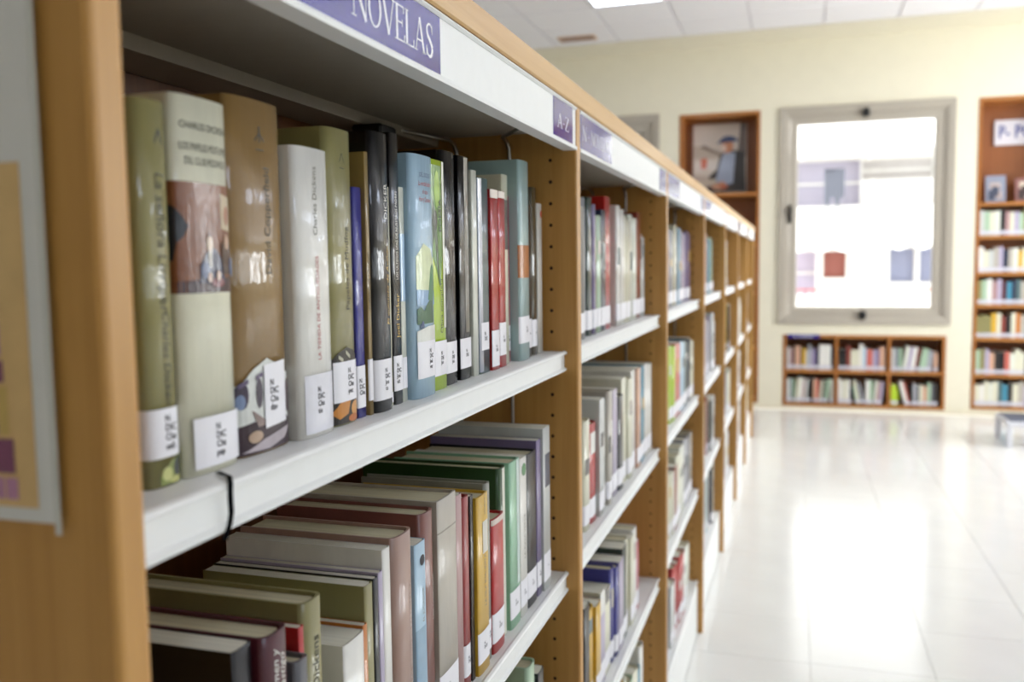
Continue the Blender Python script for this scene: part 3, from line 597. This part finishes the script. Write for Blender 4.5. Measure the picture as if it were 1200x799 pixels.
b = b2(.9730, .0260, .203, 'green', 'tall dark green hardback with a white spine edge', lab=None, dx=-.004, d=.175, hard=True); b.patch('white_edge', .35, 1, .001, .202, mat('d6d6c6', .4, .4)); b.call(None, .02, .06, -.1, .34)
b = b2(1.0000, .0400, .204, 'mint', 'mint green hardback right of the tall dark green one', lab=1, bulge=.002); b.patch('pale_stripe', .62, .95, .05, .203, mat('c9dcd6', .4, .5))
b = b2(1.0410, .0300, .200, 'white', 'white book with a green emblem at the top', hard=False, lab=1); b.polys('emblem', [(K('3f7f45'), ell(.5, .185, .3, .008))]); b.text('LA CASA VERDE', .55, .1, .008, GREYT)
b2(1.0720, .0430, .199, 'black', 'broad black hardback near the far upright on the second shelf', lab=1, bulge=.002)
b2(1.1160, .0205, .209, 'violet', 'violet and grey book, second from the far upright', hard=False, lab=1)
b = b2(1.1375, .0345, .221, 'greywhite', 'tall pale book with a photograph band, last by the far upright', hard=False, lab=None, dx=.003, bulge=.001); b.patch('photo', .2, 1, .14, .185, K('5e6472')); b.call('N', .012, .05, 0, 1, .0048, .5)

ORD = ['last', 'second', 'third', 'fourth', 'fifth', 'sixth', 'seventh', 'eighth', 'ninth', 'tenth', 'eleventh', 'twelfth', 'thirteenth', 'fourteenth', 'fifteenth', 'sixteenth', 'seventeenth']
SN = ['top', 'second', 'third', 'bottom']
fill = MB()
FC = ['cream', 'white', 'greige', 'navy', 'teal', 'maroonred', 'pale', 'greywhite', 'black', 'palegreen', 'lilac', 'yellow', 'tealblue', 'redbrown']
def fillrow(y0, y1, z):
    y = y0
    while y < y1-.012:
        t = min(R.uniform(.015, .042), y1-y); h = R.uniform(.185, .235); m = mat(C[R.choice(FC)], .4, .4, 0, .5, 0, .05, (20, 20, 20)); x = -.333+R.uniform(-.004, .004)
        fill.box(x-.15, x, y, y+.0018, z, z+h, m); fill.box(x-.15, x, y+t-.0022, y+t-.0004, z, z+h, m); fill.box(x-.0018, x, y+.0018, y+t-.0022, z, z+h, m)
        fill.box(x-.147, x-.002, y+.0018, y+t-.0022, z+.001, z+h-.003, PAGE2); fill.box(x, x+.0003, y+.001, y+t-.0014, z+.01, z+.042, LABELM); y += t
def row(bay, sh, lst, fill0=True):
    """lst: (y, t, h, colour); split wide spans, keep inside the bay"""
    end = Y0+BAY*(bay+1)-T/2-.002; out = []; prev = 0
    for y, t, h, c in lst:
        y = max(y, prev); t = min(t, end-y)
        n = 2 if t > (.056 if bay == 1 else .075) else 1
        for q in range(n):
            if t/n > .006: out.append((y+q*t/n, t/n, h-(.006 if q else 0), c))
        prev = y+t
    n = len(out); grp = 'books on the %s shelf of the %s' % (SN[sh], bays[bay])
    if fill0: fillrow(Y0+BAY*bay+T/2+.003, out[0][0]-.001, SZ[sh]-.001)
    for i, (y, t, h, c) in enumerate(out):
        wd = 'slim ' if t < .022 else ('thick ' if t > .045 else ''); hh = 'tall ' if h > .228 else ('short ' if h < .18 else '')
        o = ORD[n-1-i]
        lb = '%s%s%s book, %s from far end, %s shelf, %s' % (hh, wd, NM.get(c, c), o if o != 'last' else 'first', SN[sh], bays[bay])
        b = Book((-.335+(.012 if sh else 0)+R.uniform(-.004, .003), y, SZ[sh]-.001), t-.0006, h, .15 if h < .23 else .17, C[c], hard=R.random() < .5, gloss=1 if sh == 0 else .4)
        tag(b.root, lb, 'book', grp)
        if c != 'pale' or R.random() < .5: b.patch('spine_label', 0, 1, .01, .043, LABELM)
        if R.random() < .45 and t > .02:
            c2 = R.choice(['white', 'dark', 'yellow', 'teal', 'greige']); z = R.uniform(.09, .14); b.patch('printed_band', .15, .85, z, z+R.uniform(.02, .05), mat(C[c2], .4, .5))
row(1, 0, [(1.4555, .0319, .231, 'silver'), (1.4873, .04, .234, 'darkgreen'), (1.5273, .0208, .224, 'violet'), (1.5481, .0213, .206, 'olive'), (1.5694, .0367, .207, 'palegreen'), (1.6061, .0384, .219, 'navy'), (1.645, .055, .246, 'red'), (1.744, .0729, .235, 'white'), (1.8169, .0789, .217, 'cream'), (1.9, .0865, .225, 'pale'), (1.9867, .052, .234, 'redbrown'), (2.0388, .0606, .188, 'greywhite')])
row(1, 1, [(1.4109, .0442, .183, 'cream'), (1.4561, .0533, .17, 'red'), (1.51, .075, .205, 'greywhite'), (1.586, .0637, .209, 'greige'), (1.65, .0423, .202, 'lilac'), (1.693, .053, .183, 'black'), (1.747, .0987, .211, 'cream'), (1.8463, .0534, .215, 'white'), (1.9, .0448, .215, 'peach'), (1.9448, .0711, .214, 'tealblue'), (2.016, .098, .212, 'white')])
row(1, 2, [(1.4032, .038, .191, 'black'), (1.4412, .0749, .173, 'yellow'), (1.5171, .0548, .148, 'lilac'), (1.5723, .0555, .156, 'cream'), (1.6288, .0593, .182, 'blue'), (1.69, .0449, .177, 'lilac'), (1.7349, .0472, .189, 'darkgreen'), (1.7821, .0703, .192, 'cream'), (1.8524, .0426, .194, 'white'), (1.8949, .0445, .151, 'pink')])
row(1, 3, [(1.70, .0434, .235, 'yellow'), (1.7434, .05, .22, 'cream'), (1.7934, .045, .2, 'palegreen'), (1.8405, .0642, .201, 'cream'), (1.9058, .05, .172, 'tealblue'), (1.956, .04, .21, 'white')])
row(2, 0, [(2.45, .05, .213, 'greywhite'), (2.5, .0861, .213, 'silver'), (2.5861, .0666, .23, 'cream'), (2.6527, .0496, .222, 'tealblue'), (2.7023, .1, .225, 'ltblue'), (2.802, .1, .219, 'lilac'), (2.902, .11, .222, 'violet')])
row(2, 1, [(2.4424, .1, .214, 'lime'), (2.5524, .11, .212, 'salmon'), (2.6624, .109, .207, 'ltblue'), (2.7724, .11, .199, 'teal'), (2.8834, .05, .2, 'navy'), (2.934, .08, .19, 'cream')])
row(2, 2, [(2.43, .09, .18, 'cream'), (2.52, .06, .18, 'redbrown'), (2.58, .1, .2, 'cream'), (2.68, .1, .205, 'pale'), (2.78, .1, .21, 'silver'), (2.89, .05, .205, 'navy'), (2.95, .06, .2, 'greige')])
row(2, 3, [(2.4503, .09, .176, 'greywhite'), (2.5421, .1, .197, 'red'), (2.642, .1, .2, 'red'), (2.742, .1, .18, 'white'), (2.845, .08, .17, 'pale')])
PAL = [['white', 'greywhite', 'silver'], ['black', 'dark', 'greywhite'], ['white', 'black', 'pale', 'cream'], ['palegreen', 'silver', 'white', 'grey']]
for k in range(3, 7):
    e = Y0+BAY*(k+1)-T/2-.003
    for s in range(4):
        n = 3; pal = PAL[(s+k) % 4] if k < 6 else ['black', 'silver', 'cream']; y = e-R.choice([.02, .05, .12]); L = []
        for q in range(n): t = R.uniform(.04, .06); y -= t; L.append((y, t, R.uniform(.19, .235), R.choice(pal)))
        row(k, s, L[::-1])
for s in (2, 3): fillrow(Y0+T/2+.003, Y0+.72, SZ[s]-.001)
for k in range(1):
    row(0, 2, [(Y0+.72, .03, .2, 'cream'), (Y0+.75, .035, .232, 'palegreen'), (Y0+.785, .028, .21, 'black')], False)
    row(0, 3, [(Y0+.72, .03, .2, 'white'), (Y0+.75, .035, .22, 'teal')], False)

# ------------------------------------------------------------------ poster sleeve on the end panel
r = empty('poster', (-.42, Y0-T/2-.003, 1.135)); tag(r, 'clear sleeve with a printed sheet taped on the end panel of the bookcase', 'poster')
XL, XR = -.53+.42, -.3175+.42; ZT = 1.47-1.135
def sheet(name, x0, x1, z0, z1, off, m, par=r):
    b = MB(); n = 8; v = []
    for j in range(n+1):
        for i in range(5):
            x = x0+(x1-x0)*i/4; z = z0+(z1-z0)*j/n; v.append((x, -off-.0022*math.sin(PI*min(1, max(0, (z)/.33)))*math.sin(PI*(x-XL)/(XR-XL)*.9+.2), z))
    b.poly(v, [(j*5+i, j*5+i+1, j*5+i+6, j*5+i+5) for j in range(n) for i in range(4)], m, True); return b.build(name, par, fix=False)
sheet('paper', XL, XR, .006, ZT-.03, .0006, mat('e3e2df', .35, .4, .4, var=.01))
sheet('print', XL+.012, XR-.009, .0125, .168, .0009, mat('e0bb80', .35, .4, .3, var=.05))
pm = MB(); rr = random.Random(3); cl = ['b8789c', '9a6488', 'd4b468', '84466a', 'c088a8', '7a5c7c']
z = .016
while z < .155:
    hh = rr.choice([.012, .018, .024]); x = XR-.0175-.012*(z/.15)-rr.uniform(0, .002)
    while x > XL+.02:
        w = rr.uniform(.006, .02); c_ = rr.choice(cl)
        pm.poly([(q[0], -.0012-.0022*math.sin(PI*min(1, max(0, q[1]/.33)))*math.sin(PI*(q[0]-XL)/(XR-XL)*.9+.2), q[1]) for q in ((x-w+.001, z), (x, z), (x, z+hh-.002), (x-w+.001, z+hh-.002))], [(0, 1, 2, 3)], mat(c_, .35, .6)); x -= w
    z += hh
pm.build('printed_shelves', r, fix=False)
sheet('plastic_edge', XR-.0005, XR+.003, .001, ZT-.028, .0008, mat('d9d8d2', .15, 1, .3, var=.0))

# ------------------------------------------------------------------ built-in wall cases
def case(name, q, label, shelves, dividers, depth=.27):
    x0, x1, z0, z1 = q; cx = (x0+x1)/2; r = empty(name, (cx, NORTH, z0)); tag(r, label, 'bookcase'); w = (x1-x0)/2-.0008; h = z1-z0-.0008; t = .026; f = -.006
    for s in (-1, 1): part('side_panel', r, WORG, (min(s*w, s*(w-t)), max(s*w, s*(w-t)), f, depth, .0008, h), bev=.001)
    part('top_panel', r, WORGX, (-w+t, w-t, f, depth, h-t, h)); part('bottom_panel', r, WORGX, (-w+t, w-t, f, depth, .0008, t))
    part('back_panel', r, wood('96592a', '864d22', 2, sc=.5), (-w+t, w-t, depth-.012, depth-.001, t, h-t))
    xs = [-w+t]+[d-cx for d in dividers]+[w-t]
    for d in dividers: part('divider', r, WORG, (d-cx-.012, d-cx+.012, f+.004, depth-.013, t, h-t))
    for z in shelves:
        for i in range(len(xs)-1):
            part('shelf', r, WORGX, (xs[i]+(.0125 if i else 0), xs[i+1]-(.0125 if i < len(xs)-2 else 0), f+.003, depth-.013, z-z0-.026, z-z0), bev=.001)
    return r
case('built_in_bookcase', LC, 'tall narrow wooden case built into the wall, framing a portrait poster', [1.85, 1.42, .99, .52], [])
case('built_in_bookcase', RC, 'tall wooden case built into the wall at the right, under a poetry sign', [1.703, 1.441, 1.150, .893, .626, .331], [1.98])
case('built_in_bookcase', LOW, 'low wide wooden case of six compartments built in under the window', [.340], [.326, .738])

def small(x, z, t, h, c, tilt, label, grp, d=.14, yf=NORTH+.012):
    """a distant book: one mesh, spine towards -y"""
    b = MB(); m = mat(C[c], .45, .3, 0, .5, 0, .05, (30, 30, 30)); t -= .0006
    b.bbox(0, t, 0, .0025, 0, h, m, .0008); b.box(0, .0018, .0025, d, 0, h, m); b.box(t-.0018, t, .0025, d, 0, h, m); b.box(.0018, t-.0018, .0025, d-.003, .002, h-.003, PAGE2)
    b.box(0.0003, t-.0003, -.0004, -.0001, .009, .038, LABEL2)
    o = b.build('book', None, (x, yf, z), fix=False); o.rotation_euler = (0, tilt, 0); tag(o, label, 'book', grp); return o
LC6 = [ # per compartment: (colour, thickness mm, height cm, tilt deg)
 ('upper left', -.079, .314, .3400, 'greywhite 20 19,mauve 22 18,black 14 20,peach 20 20,peach 18 20,dark 12 19,yellow 24 18,greywhite 14 16,silver 22 21,lilac 14 17,violet 20 18,navy 20 16,white 40 21,white 40 21,navy 12 18'),
 ('upper middle', .338, .726, .3400, 'black 26 18,black 26 18,redbrown 14 21,redbrown 12 20,cream 30 17,cream 26 17,white 26 22,ltblue 20 19,salmon 40 18,lilac 22 17,violet 20 18,peach 18 20,peach 18 20'),
 ('upper right', .750, 1.136, .3400, 'greywhite 20 19,silver 18 19,teal 12 19,palegreen 22 19,pale 26 21 8,lilac 26 20 8,white 28 20 8,redbrown 14 20 10,dark 14 19 10,palegreen 24 19 8,palegreen 22 19 8,silver 20 18 6,silver 18 17 6,peach 26 16'),
 ('lower left', -.079, .314, .0576, 'greywhite 34 20,teal 14 20,palegreen 14 20,cream 24 21 5,white 26 21 5,mauve 14 19 5,greywhite 20 20 5,black 14 20 5,dark 16 22 5,peach 22 20,salmon 18 20,cream 18 19 5,dark 20 19 5,palegreen 24 20 5,pale 22 20'),
 ('lower middle', .338, .726, .0576, 'white 26 21,pale 20 19,cream 22 20,white 22 20,navy 16 13,palegreen 14 16 -10,cream 22 20 -12,navy 14 18 -12,silver 18 18 -14,white 30 20,palegreen 24 20,pale 20 20 5,mauve 22 19 5,lilac 20 19 5'),
 ('lower right', .750, 1.136, .0576, 'lime 38 17,lime 10 12,white 24 20 -14,salmon 12 20 -14,dark 10 17 -3,silver 24 18,grey 16 17,cream 22 17,peach 26 16,palegreen 22 19,grey 20 19,dark 22 18')]
for nm, x0, x1, z, sp_ in LC6:
    its = [s.split() for s in sp_.split(',')]; x = x0+.006; tot = sum(int(i[1]) for i in its)*.001; kx = (x1-x0-(.095 if sp_.count('-') > 1 else .075 if any(len(q) > 3 for q in its) else .04))/tot
    used = {}; pt_ = 0
    for i, it in enumerate(its):
        t = int(it[1])*.001*kx; h = int(it[2])*.01; tl = math.radians(float(it[3])) if len(it) > 3 else 0
        if tl > 0:   # leaning right: pivot keeps the foot on the shelf
            if pt_ <= 0: x += .002
            zz = z+.0005+math.sin(tl)*t
        elif tl < 0:
            if pt_ >= 0: x += h*math.sin(-tl)*1.0+.002
            zz = z+.0005
        else:
            if pt_ > 0: x += h*math.sin(pt_)*1.0+.002
            zz = z+.0005
        small(x, zz, t, h, it[0], tl, '%s%s book, %s from the left in %s compartment of low wall case' % ('leaning ' if tl else '', NM.get(it[0], it[0]), ORD[i].replace('last', 'first'), nm), 'books in the low wall case')
        x += t/math.cos(tl)+.0012; pt_ = tl
RS = [(1.441, 'first'), (1.150, 'second'), (.893, 'third'), (.626, 'fourth'), (.331, 'fifth'), (.0748, 'sixth')]
RP = ['greywhite palegreen cream pale black mauve cream lilac palegreen olive pale cream olive', 'white cream greywhite greige lilac navy greige pale yellow cream tealblue blue', 'olive palegreen white mauve lilac maroon tealblue navy teal greige redbrown dark palegreen navy', 'olive olive olive yellow cream redbrown black cream orange greige palegreen grey peach lilac', 'palegreen olive lilac peach dark black salmon pale cream cream pale salmon greywhite palegreen', 'cream white cream pale cream teal tealblue dark cream greige cream palegreen pale palegreen']
for (z, nm), pal in zip(RS, RP):
    x = 1.352+.03
    for i, c in enumerate(pal.split()[:10]):
        t = R.uniform(.03, .04); small(x, z+.0005, t, R.uniform(.17, .205), c, 0, '%s book, %s from left, %s full shelf of the right wall case' % (NM.get(c, c), ORD[i].replace('last', 'first'), nm), 'books in the right wall case'); x += t
    while x < 1.93:
        t = min(R.uniform(.02, .036), 1.966-x); h = R.uniform(.16, .2); fill.box(x, x+t-.0006, NORTH+.012, NORTH+.15, z+.0005, z+h, mat(C[R.choice(FC)], .4, .4, 0, .5, 0, .05, (20, 20, 20))); x += t
tag(fill.build('shelved_books', fix=False), 'further books filling the hidden stretches of the bookcase shelves', 'books', None, 'stuff')
for x, w, h, cs, lb in ((1.435, .145, .215, ('8c93a6', '3a4258', 'b9a9a4'), 'grey-blue book displayed face out on the top shelf of the right case'), (1.648, .15, .19, ('8a5a54', '3a2624', 'd8c9b4'), 'reddish book displayed face out beside the grey-blue one')):
    r = empty('book', (x, NORTH+.1, 1.7062)); r.rotation_euler = (math.radians(-7), 0, 0); tag(r, lb, 'book')
    part('cover', r, mat(cs[0], .4, .6), (0, w, 0, .002, 0, h), (0, w, .018, .02, 0, h), (0, .002, .002, .018, 0, h)); part('page_block', r, PAGE2, (.002, w-.003, .0021, .0179, .002, h-.002))
    b = MB()
    for q, c_ in (((.02, .07, .02, .1), cs[1]), ((.03, .11, .11, .16), cs[2]), ((.075, .12, .03, .09), cs[2]), ((.045, .095, .05, .13), cs[1])): b.poly([(q[0], -.0003-.0001*len(b.f), q[2]), (q[1], -.0003-.0001*len(b.f), q[2]), (q[1], -.0003-.0001*len(b.f), q[3]), (q[0], -.0003-.0001*len(b.f), q[3])], [(0, 1, 2, 3)], mat(c_, .4, .6))
    b.build('cover_picture', r, fix=False)
# poetry sign
r = empty('sign', (1.80, NORTH+.235, 2.17)); tag(r, 'white sign with blue capital letters high in the right wall case', 'sign')
part('plate', r, mat('dcdae0', .5, var=.01), (-.29, .12, 0, .006, 0, .2), bev=.001)
vs, fs = text_geo('P- POES', .02); b = MB(); b.poly([(-.085+x*.105, -.0008, .1+y*.14) for x, y, _ in vs], fs, mat('2a3a8c', .5)); b.build('lettering', r, fix=False)
# blue strip sign on the low case
r = empty('sign', (.06, NORTH-.0075, .606)); tag(r, 'small dark blue label strip on the top edge of the low wall case', 'sign')
part('plate', r, SIGN, (-.13, .13, -.003, 0, .006, .034)); b = MB(); vs, fs = text_geo('N - NOVELAS', .01); b.poly([(x*.026, -.0034, .017+y*.026) for x, y, _ in vs], fs, SIGNW); b.build('lettering', r, fix=False)

# portrait poster in the left niche
r = empty('portrait_poster', (-.655, NORTH+.19, 1.851)); r.rotation_euler = (math.radians(-3), 0, 0); tag(r, 'poster of a reader in a blue cap and dark jacket in the left case', 'poster')
part('board', r, mat('cfc4b8', .4, .3, var=.03), (-.235, .225, 0, .008, 0, .62), bev=.001)
PC = lambda h: mat(h, .45, .3, var=.06)
pl = [('b9ab9c', [(-.23, .3), (.1, .3), (.1, .34), (-.23, .42)]), ('6b5f58', [(.15, .35), (.22, .3), (.22, .6), (.17, .6)]), ('8a7a6c', [(-.18, .4), (-.14, .42), (.0, .34), (.0, .32)]), ('b7a79a', [(-.23, 0), (.1, 0), (.05, .12), (-.23, .16)]),
 ('3a342f', [(-.10, .14), (-.03, .2), (.0, .33), (.06, .37), (.15, .36), (.21, .34), (.22, .02), (-.02, .0), (-.12, .0), (-.06, .06)]), ('a3aec4', [(-.04, .1), (.02, .33), (.06, .35), (.13, .34), (.12, .08), (.04, .06)]), ('2f2a28', [(.11, .05), (.13, .34), (.21, .34), (.22, .0), (.1, .0)]),
 ('3a3430', [(-.2, 0), (.1, 0), (.1, .03), (-.08, .06)]), ('c98a66', ell(.06, .40, .052, .06)), ('e3cfc0', ell(.03, .385, .022, .03)), ('36466e', ell(.07, .445, .075, .045, 10, 0, PI)), ('36466e', [(-.02, .43), (.15, .44), (.15, .46), (0, .46)]), ('2b3a5c', [(-.03, .425), (.03, .435), (.03, .445), (-.02, .445)]),
 ('c96a4a', [(-.165, .21), (-.115, .21), (-.11, .3), (-.17, .3)]), ('c9977a', [(-.06, .07), (.02, .1), (.06, .07), (.05, .03), (-.02, .02), (-.08, .04)]), ('c0b4a2', [(-.2, .1), (-.04, .12), (-.03, .08), (-.14, .05)]), ('c46a4c', ell(.03, .05, .035, .022))]
b = MB()
for i, (h, q) in enumerate(pl): b.poly([(x, -.0003-.00012*i, z+.02) for x, z in q], [list(range(len(q)))], PC(h))
b.build('printed_picture', r, fix=False)

# ------------------------------------------------------------------ step stool at the right
r = empty('step_stool', (1.62, 6.84, 0)); tag(r, 'white two-step stool with grey treads on the floor before the right wall case', 'stool')
SW = mat('dcdce2', .4, .2, var=.01); SG = mat('6f7688', .6, var=.05)
for x0, x1, zt, nm in ((-.27, .04, .175, 'lower_step'), (-.1+.02, .26, .35, 'upper_step')):
    part('step_frame', r, SW, (x0, x1, -.2, .2, zt-.035, zt), bev=.004)
    part('tread', r, SG, (x0+.02, x1-.02, -.18, .18, zt+.0002, zt+.004), bev=.001)
for x, zt in ((-.27, .14), (.005, .14)):
    for y in (-.2, .165): part('leg', r, SW, (x, x+.035, y, y+.035, .0005, zt), bev=.003)
for x, zt in ((.045, .315), (.225, .315)):
    for y in (-.2, .165): part('leg', r, SW, (x, x+.035, y, y+.035, .0005, zt), bev=.003)
